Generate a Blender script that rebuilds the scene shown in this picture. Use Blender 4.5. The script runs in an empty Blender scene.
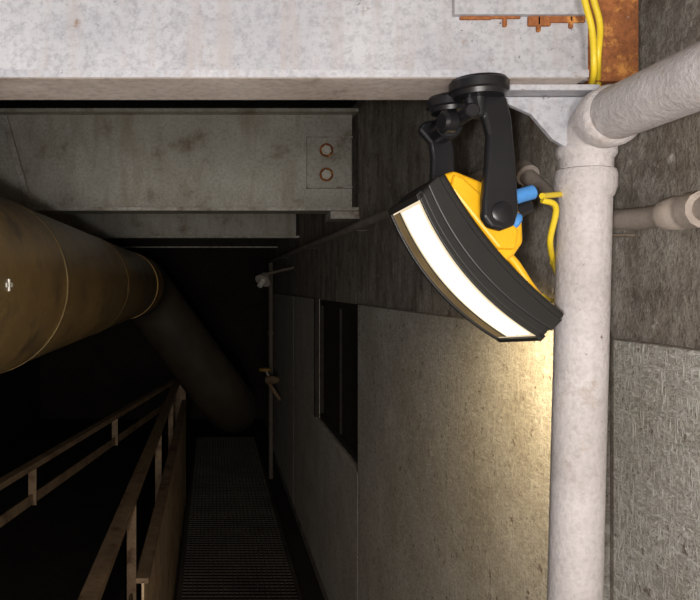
import bpy, math, random
from mathutils import Vector, Matrix
random.seed(4)
sc = bpy.context.scene
try:
    sc.view_settings.view_transform = 'Standard'
except Exception: pass

# ------------------------------------------------------------ materials
def new_mat(name):
    m = bpy.data.materials.new(name); m.use_nodes = True
    nt = m.node_tree; b = nt.nodes.get('Principled BSDF')
    return m, nt, b
def noise(nt, co, scale, detail=6, rough=.6, mscale=(1,1,1), rot=(0,0,0), dist=0):
    mp = nt.nodes.new('ShaderNodeMapping'); mp.inputs['Scale'].default_value = mscale
    mp.inputs['Rotation'].default_value = rot
    nt.links.new(co, mp.inputs['Vector'])
    n = nt.nodes.new('ShaderNodeTexNoise'); n.inputs['Scale'].default_value = scale
    n.inputs['Detail'].default_value = detail; n.inputs['Roughness'].default_value = rough
    n.inputs['Distortion'].default_value = dist
    nt.links.new(mp.outputs[0], n.inputs['Vector'])
    return n.outputs['Fac']
def ramp(nt, fac, p0, p1, c0=(0,0,0,1), c1=(1,1,1,1)):
    r = nt.nodes.new('ShaderNodeValToRGB')
    r.color_ramp.elements[0].position = p0; r.color_ramp.elements[1].position = p1
    r.color_ramp.elements[0].color = c0; r.color_ramp.elements[1].color = c1
    nt.links.new(fac, r.inputs[0]); return r.outputs[0]
def mixc(nt, fac, a, b, mode='MIX'):
    m = nt.nodes.new('ShaderNodeMix'); m.data_type = 'RGBA'; m.blend_type = mode
    for s, v in ((m.inputs[0], fac), (m.inputs[6], a), (m.inputs[7], b)):
        if hasattr(v, 'links') or isinstance(v, bpy.types.NodeSocket): nt.links.new(v, s)
        elif isinstance(v, (int, float)): s.default_value = v
        else: s.default_value = (v[0], v[1], v[2], 1)
    return m.outputs[2]
def bump(nt, b, h, strength, dist=.002):
    bp = nt.nodes.new('ShaderNodeBump'); bp.inputs['Strength'].default_value = strength
    bp.inputs['Distance'].default_value = dist
    nt.links.new(h, bp.inputs['Height']); nt.links.new(bp.outputs[0], b.inputs['Normal'])
def surf(name, c1, c2, big=3, fine=60, rough=.6, rust=None, rust_t=(.62,.7), streak=None,
         speck=.35, bmp=.4, metal=0, rust_scale=8, spec=.3, bdist=.002, rust2=None):
    m, nt, b = new_mat(name)
    co = nt.nodes.new('ShaderNodeTexCoord').outputs['Object']
    col = mixc(nt, ramp(nt, noise(nt, co, big, 8, .65), .35, .68), c1, c2)
    f = noise(nt, co, fine, 5, .7)
    dk = tuple(x*(1-speck) for x in (1,1,1))
    col = mixc(nt, 1.0, col, ramp(nt, f, .35, .55, dk+(1,), (1,1,1,1)), 'MULTIPLY')
    if streak:
        s = noise(nt, co, 9, 5, .6, streak[0])
        col = mixc(nt, ramp(nt, s, streak[2], streak[3]), col, streak[1])
    if rust:
        r = noise(nt, co, rust_scale, 9, .72)
        col = mixc(nt, ramp(nt, r, rust_t[0], rust_t[1]), col, rust)
    if rust2:
        r = noise(nt, co, rust2[1], 7, .7, (1.13,.97,1.07))
        col = mixc(nt, ramp(nt, r, rust2[2], rust2[3]), col, rust2[0])
    nt.links.new(col, b.inputs['Base Color'])
    b.inputs['Roughness'].default_value = rough; b.inputs['Metallic'].default_value = metal
    b.inputs['Specular IOR Level'].default_value = spec
    bump(nt, b, f, bmp, bdist)
    return m
def plain(name, c, rough=.4, fine=200, bmp=.1, spec=.5, metal=0):
    return surf(name, c, tuple(x*.82 for x in c), 12, fine, rough, speck=.08, bmp=bmp, metal=metal, spec=spec, bdist=.0005)

M = {}
M['beam'] = surf('painted_steel_white', (.50,.50,.53), (.36,.36,.395), 6, 110, .5, rust=(.26,.19,.15), rust_t=(.63,.70), rust_scale=20, speck=.26, bmp=.5,
                  streak=((5,1,.5),(.40,.365,.36),.52,.75), rust2=((.10,.07,.06),75,.65,.69))
M['flange'] = surf('painted_steel_stained', (.66,.58,.53), (.48,.39,.34), 6, 90, .55, rust=(.24,.16,.12), rust_t=(.58,.7), rust_scale=12, speck=.25)
M['beam2'] = surf('painted_steel_grimy', (.60,.58,.51), (.44,.41,.34), 5, 70, .6, rust=(.22,.16,.10), rust_t=(.56,.72), rust_scale=5,
                  streak=((1.4,1,.3),(.34,.28,.20),.50,.8), speck=.28)
M['beam2e'] = surf('painted_steel_edge', (.66,.62,.56), (.4,.35,.29), 12, 60, .6, rust=(.2,.12,.07), rust_t=(.55,.66))
M['rust'] = surf('rusted_steel', (.42,.15,.05), (.15,.055,.025), 12, 120, .85, rust=(.5,.45,.42), rust_t=(.62,.68), rust_scale=24, bmp=.9, rust2=((.60,.27,.07),30,.54,.64))
M['pipe'] = surf('pipe_paint_lilac', (.62,.575,.575), (.47,.43,.425), 10, 120, .48, rust=(.36,.28,.23), rust_t=(.58,.74), rust_scale=16, speck=.16, bmp=.8,
                 rust2=((.16,.10,.07),45,.66,.71), bdist=.003)
M['conduit'] = surf('conduit_paint', (.54,.46,.40), (.36,.30,.26), 20, 160, .6, rust=(.18,.10,.07), rust_t=(.6,.7), rust_scale=30, speck=.2)
M['conduitdark'] = surf('pipe_paint_dark', (.20,.16,.12), (.13,.10,.075), 20, 160, .6, rust=(.10,.06,.04), rust_t=(.6,.7), rust_scale=30, speck=.2)  # darker version of the conduit paint
M['concrete'] = surf('concrete_stained', (.58,.53,.46), (.34,.295,.25), 4, 90, .9, rust=(.15,.12,.095), rust_t=(.50,.70), rust_scale=14,
                     streak=((1,1.7,.4),(.21,.17,.13),.46,.70), speck=.42, bmp=1, bdist=.005, rust2=((.66,.62,.56),34,.60,.70))
M['duct'] = surf('duct_rusty_brown', (.27,.175,.065), (.155,.105,.045), 3, 50, .38, rust=(.38,.235,.07), rust_t=(.50,.75), rust_scale=2.2, speck=.18, bmp=.2, spec=.55,
                 rust2=((.10,.07,.04),7,.53,.66))
M['ductrust'] = surf('duct_orange_rust', (.50,.29,.07), (.22,.13,.045), 5, 50, .6, speck=.25)
M['ductseam'] = surf('duct_seam', (.34,.25,.12), (.2,.13,.06), 8, 50, .5, speck=.25)
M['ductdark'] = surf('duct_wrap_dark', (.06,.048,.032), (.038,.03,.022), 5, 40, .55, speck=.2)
M['dark'] = surf('unlit_dark', (.045,.038,.032), (.028,.024,.02), 2, 20, .9, bmp=.5, bdist=.01)  # near-black base colour stands in for the unlit depth of the tunnel
M['rail'] = surf('handrail_old_paint', (.30,.20,.115), (.17,.11,.065), 8, 60, .6, rust=(.10,.05,.025), rust_t=(.52,.66), rust_scale=9, speck=.25)
M['sheet'] = surf('toe_sheet_paint', (.85,.62,.38), (.55,.38,.22), 3, 60, .6, rust=(.25,.14,.07), rust_t=(.54,.66), rust_scale=6, speck=.25)
M['grate'] = surf('grating_steel', (.085,.075,.06), (.045,.038,.03), 2.5, 60, .65, metal=.1, speck=.3)
M['black'] = plain('black_plastic', (.012,.012,.014), .35, 300, .2)
M['rubber'] = plain('black_rubber', (.016,.015,.014), .5, 120, .35)
M['yellow'] = plain('yellow_plastic', (.95,.50,.015), .38)
M['cord'] = plain('yellow_cord', (.85,.62,.03), .45)
M['blue'] = plain('blue_plastic', (.08,.30,.72), .45)
M['white'] = plain('white_label', (.8,.78,.7), .6)
# wood-wool board
m, nt, b = new_mat('wood_wool_board'); M['board'] = m
co = nt.nodes.new('ShaderNodeTexCoord').outputs['Object']
f1 = noise(nt, co, 30, 5, .62, (1,1,4), (math.radians(35),0,0), 1.6)
f2 = noise(nt, co, 30, 5, .62, (1,4,1), (math.radians(20),0,0), 1.6)
f3 = noise(nt, co, 55, 5, .62, (1,1,3), (math.radians(-40),0,0), 1.5)
mx = nt.nodes.new('ShaderNodeMath'); mx.operation='MAXIMUM'; nt.links.new(f1, mx.inputs[0]); nt.links.new(f2, mx.inputs[1])
mx2 = nt.nodes.new('ShaderNodeMath'); mx2.operation='MAXIMUM'; nt.links.new(mx.outputs[0], mx2.inputs[0]); nt.links.new(f3, mx2.inputs[1])
base = mixc(nt, ramp(nt, noise(nt, co, 3.2, 9, .7), .35, .68), (.90,.88,.84), (.66,.62,.54))
col = mixc(nt, 1.0, base, ramp(nt, mx2.outputs[0], .44, .64, (.52,.48,.43,1), (1.05,1.05,1.03,1)), 'MULTIPLY')
col = mixc(nt, ramp(nt, noise(nt, co, 34, 7, .72), .59, .66), col, (.24,.19,.14))
nt.links.new(col, b.inputs['Base Color']); b.inputs['Roughness'].default_value = .7
bump(nt, b, mx2.outputs[0], 1.0, .007)
def lit(key,name,ca,cb,st,sc_,base):
    m, nt, b = new_mat(name); M[key]=m
    co = nt.nodes.new('ShaderNodeTexCoord').outputs['Object']
    c = ramp(nt, noise(nt, co, sc_, 3, .6,(1,1,1)), .35, .65, ca, cb)
    nt.links.new(c, b.inputs['Emission Color']); b.inputs['Emission Strength'].default_value=st
    b.inputs['Base Color'].default_value=base; b.inputs['Roughness'].default_value=.2
lit('lens','lit_fluorescent_tube',(1,.90,.68,1),(1,.95,.80,1),2.2,30,(.2,.2,.18,1))
lit('diff','lit_diffuser',(1,.80,.50,1),(1,.86,.62,1),.85,25,(.12,.1,.08,1))
lit('refl','lens_reflector',(.22,.14,.06,1),(.42,.28,.12,1),.35,14,(.08,.06,.035,1))

# ------------------------------------------------------------ helpers
def empty(name, loc=(0,0,0)):
    e = bpy.data.objects.new(name, None); e.empty_display_size=.1; sc.collection.objects.link(e); return e
def mobj(name, vs, fs, mat, parent=None, smooth=False, bevel=0, seg=2):
    me = bpy.data.meshes.new(name); me.from_pydata([tuple(v) for v in vs], [], fs); me.update()
    import bmesh
    bm = bmesh.new(); bm.from_mesh(me); bmesh.ops.recalc_face_normals(bm, faces=bm.faces); bm.to_mesh(me); bm.free()
    me.materials.append(M[mat] if isinstance(mat, str) else mat)
    o = bpy.data.objects.new(name, me); sc.collection.objects.link(o)
    if smooth:
        for p in me.polygons: p.use_smooth = True
        try: me.set_sharp_from_angle(angle=math.radians(42))
        except Exception: pass
    if bevel:
        bv = o.modifiers.new('bevel','BEVEL'); bv.width = bevel; bv.segments = seg; bv.limit_method='ANGLE'; bv.angle_limit=math.radians(35)
    if parent: o.parent = parent
    return o
def boxdata(x0,x1,y0,y1,z0,z1):
    v = [(x,y,z) for x in (x0,x1) for y in (y0,y1) for z in (z0,z1)]
    f = [(0,1,3,2),(4,6,7,5),(0,4,5,1),(2,3,7,6),(0,2,6,4),(1,5,7,3)]
    return v, f
def box(name, x0,x1,y0,y1,z0,z1, mat, parent=None, bevel=0):
    v,f = boxdata(x0,x1,y0,y1,z0,z1); return mobj(name, v, f, mat, parent, bevel=bevel)
def boxes(name, lst, mat, parent=None, bevel=0):
    V=[];F=[]
    for b in lst:
        v,f = boxdata(*b); o=len(V); V+=v; F+=[tuple(i+o for i in q) for q in f]
    return mobj(name, V, F, mat, parent, bevel=bevel)
def beambar(name, p0, p1, w, h, mat, parent=None, bevel=.003):
    p0=Vector(p0);p1=Vector(p1);d=(p1-p0).normalized()
    side=d.cross(Vector((0,0,1)))
    if side.length<.01: side=Vector((1,0,0))
    side.normalize(); up=side.cross(d)
    V=[]
    for p in (p0,p1):
        for a,c in ((-1,-1),(1,-1),(1,1),(-1,1)): V.append(p+side*a*w/2+up*c*h/2)
    return mobj(name,V,[(0,1,2,3),(4,5,6,7),(0,1,5,4),(1,2,6,5),(2,3,7,6),(3,0,4,7)],mat,parent,bevel=bevel)
def lathe(name, p0, p1, prof, mat, parent=None, n=40):
    p0=Vector(p0); d=(Vector(p1)-p0).normalized()
    a=d.orthogonal().normalized(); b2=d.cross(a)
    V=[];F=[]
    for t,r in prof:
        for i in range(n):
            an=2*math.pi*i/n; V.append(p0+d*t+(a*math.cos(an)+b2*math.sin(an))*max(r,1e-5))
    for k in range(len(prof)-1):
        for i in range(n):
            j=(i+1)%n; F.append((k*n+i,k*n+j,(k+1)*n+j,(k+1)*n+i))
    F.append(tuple(range(n))); F.append(tuple((len(prof)-1)*n+i for i in range(n)))
    return mobj(name,V,F,mat,parent,smooth=True)
def cyl(name,p0,p1,r,mat,parent=None,n=32,ch=0.0):
    L=(Vector(p1)-Vector(p0)).length
    pr=[(0,r-ch),(ch,r),(L-ch,r),(L,r-ch)] if ch else [(0,r),(L,r)]
    return lathe(name,p0,p1,pr,mat,parent,n)
def fillet(pts, rad, n=8):
    pts=[Vector(p) for p in pts]; out=[pts[0]]
    for i in range(1,len(pts)-1):
        a=(pts[i-1]-pts[i]); c=(pts[i+1]-pts[i]); r=min(rad,a.length*.49,c.length*.49)
        A=pts[i]+a.normalized()*r; C=pts[i]+c.normalized()*r
        for k in range(n+1):
            t=k/n; out.append(A*(1-t)**2+pts[i]*2*t*(1-t)+C*t*t)
    out.append(pts[-1]); return out
def catmull(pts,n=8):
    pts=[Vector(p) for p in pts]; P=[pts[0]*2-pts[1]]+pts+[pts[-1]*2-pts[-2]]; out=[]
    for i in range(1,len(P)-2):
        for k in range(n):
            t=k/n; a,b_,c,d=P[i-1],P[i],P[i+1],P[i+2]
            out.append(.5*((2*b_)+(c-a)*t+(2*a-5*b_+4*c-d)*t*t+(3*b_-a-3*c+d)*t**3))
    out.append(pts[-1]); return out
def sweep(name, pts, r, mat, parent=None, n=24):
    pts=[Vector(p) for p in pts]; V=[];F=[]
    t0=(pts[1]-pts[0]).normalized(); nrm=t0.orthogonal().normalized()
    for i,p in enumerate(pts):
        t=(pts[min(i+1,len(pts)-1)]-pts[max(i-1,0)]).normalized()
        nrm=(nrm-t*nrm.dot(t)).normalized(); bn=t.cross(nrm)
        rr=r(i/(len(pts)-1)) if callable(r) else r
        for k in range(n):
            an=2*math.pi*k/n; V.append(p+(nrm*math.cos(an)+bn*math.sin(an))*rr)
    for i in range(len(pts)-1):
        for k in range(n):
            j=(k+1)%n; F.append((i*n+k,i*n+j,(i+1)*n+j,(i+1)*n+k))
    F.append(tuple(range(n))); F.append(tuple((len(pts)-1)*n+k for k in range(n)))
    return mobj(name,V,F,mat,parent,smooth=True)
def prism(name, poly, vec, mat, parent=None, bevel=0, seg=2, smooth=False):
    n=len(poly); poly=[Vector(p) for p in poly]; vec=Vector(vec)
    V=poly+[p+vec for p in poly]
    F=[tuple(range(n)),tuple(range(2*n-1,n-1,-1))]+[(i,(i+1)%n,n+(i+1)%n,n+i) for i in range(n)]
    return mobj(name,V,F,mat,parent,bevel=bevel,seg=seg,smooth=smooth)

# ------------------------------------------------------------ shell
FZ=-2.10
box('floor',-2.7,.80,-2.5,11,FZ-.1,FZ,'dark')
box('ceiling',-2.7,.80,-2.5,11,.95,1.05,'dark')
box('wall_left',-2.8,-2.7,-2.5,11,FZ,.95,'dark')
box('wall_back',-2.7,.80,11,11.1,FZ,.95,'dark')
boxes('wall_right',[(.75,.95,-2.5,3.48,FZ,.95),(.75,.95,4.9,8.4,FZ,.95),(.75,.95,3.48,4.9,-.1,.95),(.75,.95,3.48,4.9,FZ,-.93),
                    (.80,.95,8.4,11,FZ,.95)],'concrete')
W1=empty('window_1')
box('shade_sheet',.775,.785,3.482,4.898,-.928,-.102,'dark',W1)  # near-black sheet added so the open recess looks unlit inside
boxes('frame',[(.755,.785,3.482,3.52,-.928,-.102),(.755,.785,4.86,4.898,-.928,-.102),(.755,.785,3.52,4.86,-.928,-.89),(.755,.785,3.52,4.86,-.14,-.102),(.76,.785,4.17,4.20,-.89,-.14)],'dark',W1)
box('dark_end_cover_1',.721,.7495,4.905,4.948,-.925,-.098,'dark')  # added dark strip, keeps the board end face from catching light
def board(y0,y1,z0,z1):
    box('insulation_board',.722,.7495,y0,y1,z0,z1,'board',bevel=.004)
board(.2,1.262,-1.95,-.098)
board(1.315,3.47,-1.95,-.098)
board(3.475,6.2,-1.95,-.935)
board(6.21,8.4,-1.95,-.935)
board(4.95,6.2,-.925,-.098)
board(6.21,8.4,-.925,-.098)

# ------------------------------------------------------------ foreground beam
B=empty('steel_beam')
zb=.275
box('web',-2.6,.525,.978,.992,zb+.011,.94,'beam',B)
box('bottom_flange',-2.6,.50,.930,1.042,zb,zb+.011,'flange',B,bevel=.002)
box('flange_edge_paint',-2.6,.50,.9285,.9301,zb+.0006,zb+.0105,'beam',B)
box('lap_plate',.335,.52,.966,.978,.374,.60,'beam',B,bevel=.002)
for i,(xa,xb,h) in enumerate(((.345,.39,.005),(.385,.43,.0035),(.44,.472,.014),(.47,.52,.009),(.405,.411,.015),(.452,.458,.022),(.497,.503,.017))):
    box('rust_seam_%d'%i,xa,xb,.973,.979,.3745-h,.3745,'rust',B,bevel=.002)
box('top_flange',-2.6,.50,.930,1.042,.935,.949,'beam',B)
C=empty('rusty_column')
box('plate',.526,.60,.985,.997,.287,.94,'rust',C)
box('side_plate',.588,.60,.997,1.16,.287,.94,'rust',C)
box('seat',.53,.748,1.0,1.16,.27,.285,'rust',C)
G=empty('pipe_bracket')
prism('gusset',[(.405,.985,zb-.01),(.53,.985,zb-.01),(.53,.985,.20),(.505,.985,.19),(.48,.985,.205),(.45,.985,.24),(.41,.985,.258)],(0,.010,0),'beam',G,bevel=.0015)
box('gusset_seat',.40,.53,.955,1.035,zb-.009,zb-.0005,'beam',G,bevel=.002)

# ------------------------------------------------------------ middle beams
def beam2(Y,z0,h,xr,mat,x0=-2.65):
    E=empty('steel_beam')
    box('web',x0,xr,Y,Y+.015,z0+.015,z0+h,mat,E)
    box('bottom_flange',x0,xr+.02,Y-.07,Y+.09,z0,z0+.018,mat,E,bevel=.003)
    box('flange_lip',x0,xr+.02,Y-.074,Y-.0702,z0+.001,z0+.017,'beam2e',E)
    box('top_flange',x0,xr+.02,Y-.07,Y+.09,z0+h,z0+h+.018,mat,E,bevel=.003)
    return E
E=beam2(3.6,.375,.50,.72,'beam2')
box('splice_plate',.49,.715,3.58,3.598,.50,.755,'beam2',E,bevel=.006)
boxes('splice_edge',[(.485,.493,3.574,3.60,.495,.76),(.485,.72,3.574,3.60,.495,.503),(.485,.72,3.574,3.60,.752,.76)],'beam2e',E,bevel=.002)
for z in (.565,.69):
    lathe('bolt_%d'%(z*1000),(.585,3.58,z),(.585,3.5,z),[(0,.026),(.004,.026),(.005,.019),(.02,.019),(.022,.014)],'white',E,n=6)
    cyl('bolt_stain_%d'%(z*1000),(.585,3.5805,z),(.585,3.578,z),.036,'rust',E,n=20)
box('bearing_pad',.60,.748,3.54,3.72,.335,.374,'beam2e',E,bevel=.004)
beambar('stiffener_left',(-1.06,3.575,.86),(-.93,3.575,.40),.03,.03,'beam2e',E)
E=beam2(6.0,.40,.45,.72,'beam2')
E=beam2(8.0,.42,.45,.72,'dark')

# ------------------------------------------------------------ foreground pipe
P=empty('water_pipe')
px,py,pz=.535,1.0,.228; r=.0355
bot=(.476,1.0,FZ)
sweep('run',fillet([(px,-.9,pz),(px,py,pz),bot],.055,10),r,'pipe',P,n=48)
def on(z): t=(pz-z)/(pz-FZ); return Vector((px+(bot[0]-px)*t,1.0,z))
lathe('coupling',on(.165),on(.10),[(0,.035),(.002,.0395),(.008,.041),(.026,.041),(.030,.0395),(.036,.038),(.040,.0355)],'pipe',P,n=48)
lathe('elbow_collar',(px,.955,pz-.001),(px,.8,pz-.001),[(0,.035),(.002,.041),(.022,.0415),(.026,.039),(.030,.035)],'pipe',P,n=48)
lathe('elbow_body',on(.20),on(.12),[(0,.036),(.005,.040),(.014,.040),(.02,.036)],'pipe',P,n=48)
lathe('floor_flange',on(FZ+.012),on(FZ-1),[(0,.06),(.012,.06)],'pipe',P)

K=empty('conduit_pipe')
cp=fillet([(.70,8.3,.283),(.70,1.62,.283),(.70,1.42,.16),(.70,1.22,.108),(.70,-.8,.108)],.10,8)
sweep('run',cp,.018,'conduit',K,n=20)
lathe('coupling_a',(.70,1.075,.108),(.70,.5,.108),[(0,.018),(.001,.025),(.03,.026),(.034,.023),(.05,.023),(.054,.027),(.078,.027),(.080,.018)],'conduit',K,n=12)
lathe('coupling_b',(.70,1.58,.26),(.70,1.48,.20),[(0,.018),(.001,.025),(.035,.025),(.036,.018)],'conduit',K,n=16)
for y in (1.25,2.2,3.4,5,6.8):
    z=.108 if y<1.4 else .283
    boxes('clip_%d'%int(y*10),[(.70,.7498,y-.01,y+.01,z-.022,z-.0175),(.70,.7498,y-.01,y+.01,z+.0175,z+.022)],'conduitdark',K)

# ------------------------------------------------------------ big duct
D=empty('exhaust_duct')
a_,R=.60,.232
def seg(nm,y0,y1,rr,mat): return lathe(nm,(-a_,y0,0),(-a_,y1,0),[(0,rr),(y1-y0,rr)],mat,D,n=64)
seg('section_near',-2.2,1.80,R,'duct')
lathe('seam_near',(-a_,1.78,0),(-a_,2,0),[(0,R),(.004,R+.002),(.012,R+.002),(.016,R)],'ductseam',D,n=64)
seg('section_mid',1.80,4.75,R-.002,'duct')
lathe('seam_mid',(-a_,3.1,0),(-a_,3.5,0),[(0,R-.002),(.004,R),(.016,R),(.020,R-.002)],'duct',D,n=64)
seg('end_ring',4.75,5.30,R+.003,'ductrust')
el=fillet([(-a_,5.25,0),(-a_,5.85,0),(.17,6.25,-1.10),(.22,7.2,-1.25),(.22,10.9,-1.25)],.42,12)
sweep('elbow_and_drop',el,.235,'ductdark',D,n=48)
boxes('label_tag',[(-.399,-.367,1.25,1.29,-.004,.004),(-.399,-.366,1.265,1.272,-.011,.011)],'white',D)

# ------------------------------------------------------------ walkway + rails
Wk=empty('grating_walkway')
bars=[]
x=-.20
while x<.55: bars.append((x,x+.006,-1.2,9.2,-2.03,-2.0)); x+=.034
boxes('bearing_bars',bars,'grate',Wk)
cr=[]; y=-1.2
while y<9.2: cr.append((-.2,.55,y,y+.008,-2.008,-1.998)); y+=.05
boxes('cross_bars',cr,'grate',Wk)
boxes('frame',[(-.225,-.2,-1.2,9.2,FZ,-1.99),(.55,.575,-1.2,9.2,FZ,-1.985)],'grate',Wk)

H=empty('handrail')
beambar('top_rail',(-.355,1.2,-.90),(-.325,6.6,-.90),.055,.035,'rail',H)
beambar('top_rail_web',(-.382,1.2,-.93),(-.352,6.6,-.93),.008,.06,'rail',H)
beambar('mid_rail',(-.355,1.2,-1.35),(-.325,6.6,-1.35),.012,.06,'rail',H)
for y in (1.6,3.0,4.4,5.6,6.58):
    xx=-.355+.03*(y-1.2)/5.4
    boxes('post_%d'%int(y*10),[(xx-.028,xx+.02,y,y+.008,FZ,-.91),(xx-.028,xx-.02,y,y+.05,FZ,-.91)],'rail',H)
box('toe_sheet',-.262,-.252,2.6,6.7,FZ,-1.10,'sheet',H,bevel=.002)
box('sheet_cap',-.285,-.235,2.6,6.7,-1.11,-1.09,'rail',H,bevel=.003)
box('end_plate',-.36,-.25,6.66,6.68,FZ,-.9,'rail',H,bevel=.003)
H2=empty('handrail')
q0=Vector((-.345,6.62,-.90)); q1=Vector((-1.35,.95,-.90))
beambar('top_rail',q0,q1,.05,.03,'rail',H2)
dz=Vector((0,0,-.17))
beambar('mid_rail',q0+dz,q1+dz,.012,.05,'rail',H2)
for t in (.02,.32,.55,.8):
    p=q0.lerp(q1,t)
    zlo=FZ if t<.1 else -1.1
    boxes('post_%d'%int(t*100),[(p.x-.02,p.x+.02,p.y-.004,p.y+.004,zlo,-.9),(p.x-.02,p.x-.012,p.y,p.y+.04,zlo,-.9)],'rail',H2)

# ------------------------------------------------------------ far clutter
S=empty('standpipe')
sweep('run',[(.64,7.6,.24),(.64,7.6,FZ)],.026,'conduitdark',S,n=16)
lathe('ring_a',(.64,7.6,-.5),(.64,7.6,-2),[(0,.036),(.04,.036)],'conduitdark',S,n=16)
S=empty('gate_valve')
lathe('body',(.53,7.0,-.95),(.68,7.0,-.95),[(0,.03),(.03,.045),(.08,.045),(.14,.03)],'rail',S,n=16)
lathe('handwheel',(.53,7.0,-.86),(.53,7.0,-.7),[(0,.06),(.015,.065),(.03,.06)],'ductrust',S,n=20)
cyl('stem',(.58,7.0,-.95),(.54,7.0,-.85),.012,'conduit',S,n=10)
cyl('stub',(.55,7.0,-.95),(.68,7.0,-1.15),.02,'rail',S,n=10)
S=empty('wall_fitting')  # small pale fitting on the wall
lathe('cone',(.50,6.4,.10),(.42,6.3,-.03),[(0,.02),(.02,.045),(.09,.075)],'conduit',S,n=20)
cyl('arm',(.50,6.4,.10),(.748,6.4,.16),.014,'conduitdark',S,n=10)
cyl('white_tip',(.475,6.36,.06),(.43,6.31,-.01),.025,'white',S,n=12)

# ------------------------------------------------------------ work light
L=empty('work_light')
phi=math.radians(9); c_,s_=math.cos(phi),math.sin(phi)
u=Vector((.65,0,-.76)).normalized(); n0=Vector((-.76,0,-.65)).normalized(); yv=Vector((0,1,0))
nv=n0*c_-yv*s_; wv=yv*c_+n0*s_
CX,CY=484,263
Y0=.925; k=Y0/700; C0=Vector(((CX-212)*k,Y0,(285-CY)*k))
def ab(a,b,w=0): return C0+(u*a+nv*b)*k+wv*w
def pp(x,y,w=0):
    dx,dy=x-CX,y-CY
    return ab(dx*.65+dy*.76,(dx*-.76+dy*.65)/c_,w)
bf=lambda a:21-16*(a/92)**2
bb=lambda a:-22-10*(a/92)**2
N=24; As=[-95+190*i/N for i in range(N+1)]
Wd=.104
prism('bezel',[ab(a,b) for a,b in ([(a,bf(a)) for a in As]+[(a,bb(a)) for a in reversed(As)])],wv*Wd,'rubber',L,bevel=.006,seg=3)
prism('bezel_ridge',[ab(a,b,-.002) for a,b in ([(a*1.008,bf(a)-12) for a in As]+[(a*1.008,bb(a)+9) for a in reversed(As)])],wv*(Wd+.004),'rubber',L,bevel=.002)
def strip(name,w0,w1,h0,h1,mat,a0=-84,a1=84,bev=0):
    AA=[a0+(a1-a0)*i/N for i in range(N+1)]
    poly=[ab(a,bf(a)+h1,w0) for a in AA]+[ab(a,bf(a)+h0,w0) for a in reversed(AA)]
    return prism(name,poly,wv*(w1-w0),mat,L,bevel=bev)
strip('lens_diffuser',.004,.098,-2,1.0,'diff',-90,90)
strip('lens_tube_a',.012,.038,.5,1.9,'lens',-86,86)
strip('lens_tube_b',.043,.066,.5,1.9,'lens',-86,86)
strip('lens_reflector',.078,.098,-1,1.6,'refl',-88,88)
strip('lens_divider',.074,.076,0,2.0,'rubber',-88,88)
strip('far_rim',.098,.104,-4,4,'rubber',-95,95,.001)
strip('near_rim',.0,.004,-4,1.4,'rubber',-95,95,.001)
for i,t in enumerate((-1,1)):
    strip('end_rim_%d'%i,.0,.104,-3,4,'rubber',*( (-96,-90) if t<0 else (90,96)),.001)
prism('housing',[pp(*q,.014) for q in ((447,182),(450,170),(463,166),(494,178),(520,193),(534,211),(534,240),(524,253),(511,263),(480,235))],wv*.072,'yellow',L,bevel=.006,seg=3)
prism('housing_rib',[pp(*q,.006) for q in ((455,188),(459,171),(468,174),(526,228),(522,248),(503,248))],wv*.088,'yellow',L,bevel=.004)
sweep('carry_handle',catmull([pp(516,246,.03),pp(530,260,.03),pp(544,282,.03),pp(556,300,.03),pp(548,308,.03)],6),.006,'yellow',L,n=12)
arm=[(466,98),(474,86),(487,81),(500,85),(510,97),(514,118),(516,160),(517,212),(512,227),(498,232),(486,229),(479,219),(480,200),(485,165),(488,135),(484,116),(472,108)]
prism('arm_near',[pp(x,y,-.016) for x,y in arm],wv*.014,'black',L,bevel=.005,seg=3)
prism('arm_far',[pp(x-12,y+2,.112) for x,y in [(470,97),(476,88),(487,85),(499,89),(509,100),(512,118),(512,160),(512,205),(500,215),(485,212),(482,165),(485,130),(483,112)]],wv*.012,'black',L,bevel=.004,seg=3)
lathe('pivot_near',pp(499,214,-.019),pp(499,214,.02),[(0,.012),(.002,.015),(.03,.015)],'black',L,n=24)
lathe('pivot_far',pp(490,212,.08),pp(490,212,.2),[(0,.015),(.033,.015)],'black',L,n=24)
zt=zb-.0002
for nm,(mx_,my_,rr) in {'magnet_near':(.358,.940,.0385),'magnet_far':(.350,1.026,.034)}.items():
    lathe(nm,(mx_,my_,zt-.024),(mx_,my_,zt),[(0,rr-.012),(.001,rr-.006),(.007,rr-.004),(.009,rr),(.020,rr),(.0215,rr-.002),(.024,rr-.003)],'black',L,n=48)
    cyl(nm+'_stem',(mx_,my_,zt-.05),(mx_,my_,zt-.02),.011,'black',L,n=20,ch=.002)
cyl('cross_bar',(.345,.925,zt-.043),(.345,1.045,zt-.043),.010,'black',L,n=20,ch=.002)
lathe('knob',(.335,.965,zt-.05),(.30,.955,zt-.052),[(0,.012),(.004,.016),(.018,.016),(.022,.012)],'black',L,n=10)
cyl('hub_far',(.342,1.005,zt-.045),(.342,1.045,zt-.045),.019,'black',L,n=24,ch=.003)
cyl('blue_strain_relief',pp(514,197,.01),pp(545,188,.01),.010,'blue',L,n=20,ch=.002)
cyl('blue_collar',pp(514,210,.02),pp(530,220,.02),.013,'blue',L,n=20,ch=.003)
cyl('plug_body',pp(514,212,.03),pp(548,198,.03),.013,'black',L,n=20,ch=.003)
Cd=empty('extension_cord')
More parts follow.
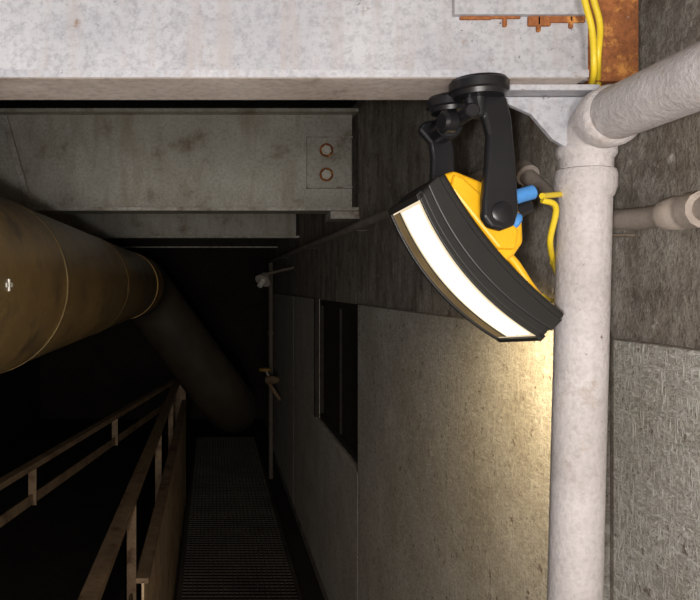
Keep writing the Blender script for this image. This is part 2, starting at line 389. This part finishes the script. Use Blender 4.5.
q=lambda x,y,Y:Vector(((x-212)*Y/700,Y,(285-y)*Y/700))
def cord(nm,pts,r=.0042): sweep(nm,catmull([q(*p) for p in pts],8),r,'cord',Cd,n=12)
cord('strand_a',[(583,-60,.94),(583,-10,.94),(592,30,.94),(594,70,.945),(592,95,1.00),(606,150,1.09),(590,190,1.08),(562,194,1.0),(542,196,.965)])
cord('strand_b',[(592,-60,.955),(592,-10,.955),(600,25,.955),(598,60,.955),(599,95,1.02),(608,150,1.10),(580,220,1.09),(560,268,1.07),(550,244,1.0),(556,208,.97),(542,200,.965)])
cord('strand_c',[(552,262,1.04),(560,280,1.08),(570,298,1.08),(553,301,1.05),(542,296,1.0)],.0035)

# ------------------------------------------------------------ lights
def light(name,typ,loc,energy,color,size=.05,target=None,**kw):
    l=bpy.data.lights.new(name,typ); l.energy=energy; l.color=color
    if typ=='AREA': l.size=size
    else: l.shadow_soft_size=size
    for a,b_ in kw.items(): setattr(l,a,b_)
    o=bpy.data.objects.new(name,l); o.location=loc; sc.collection.objects.link(o)
    if target is not None: o.rotation_euler=(Vector(target)-Vector(loc)).to_track_quat('-Z','Y').to_euler()
    return o
light('camera_flash','POINT',(-.10,-.15,-.03),46,(1,.97,.95),.02)
light('added_fill_light','AREA',(-.05,-1.9,-.35),48,(1,.94,.86),.6,(0,4,.1))  # added soft fill behind the camera, evens out the flash falloff
light('work_light_spill','SPOT',(.50,1.38,.0),17,(1,.76,.42),.03,(.72,1.70,-.40),spot_size=math.radians(100),spot_blend=1.0)
w=bpy.data.worlds.new('world'); sc.world=w; w.use_nodes=True
w.node_tree.nodes['Background'].inputs[0].default_value=(.5,.45,.4,1); w.node_tree.nodes['Background'].inputs[1].default_value=.02

cam=bpy.data.cameras.new('camera'); cam.sensor_width=36; cam.lens=36
cam.shift_x=138/700; cam.shift_y=-15/700; cam.clip_start=.02
co_=bpy.data.objects.new('camera',cam); co_.rotation_euler=(math.radians(90),0,0); sc.collection.objects.link(co_); sc.camera=co_
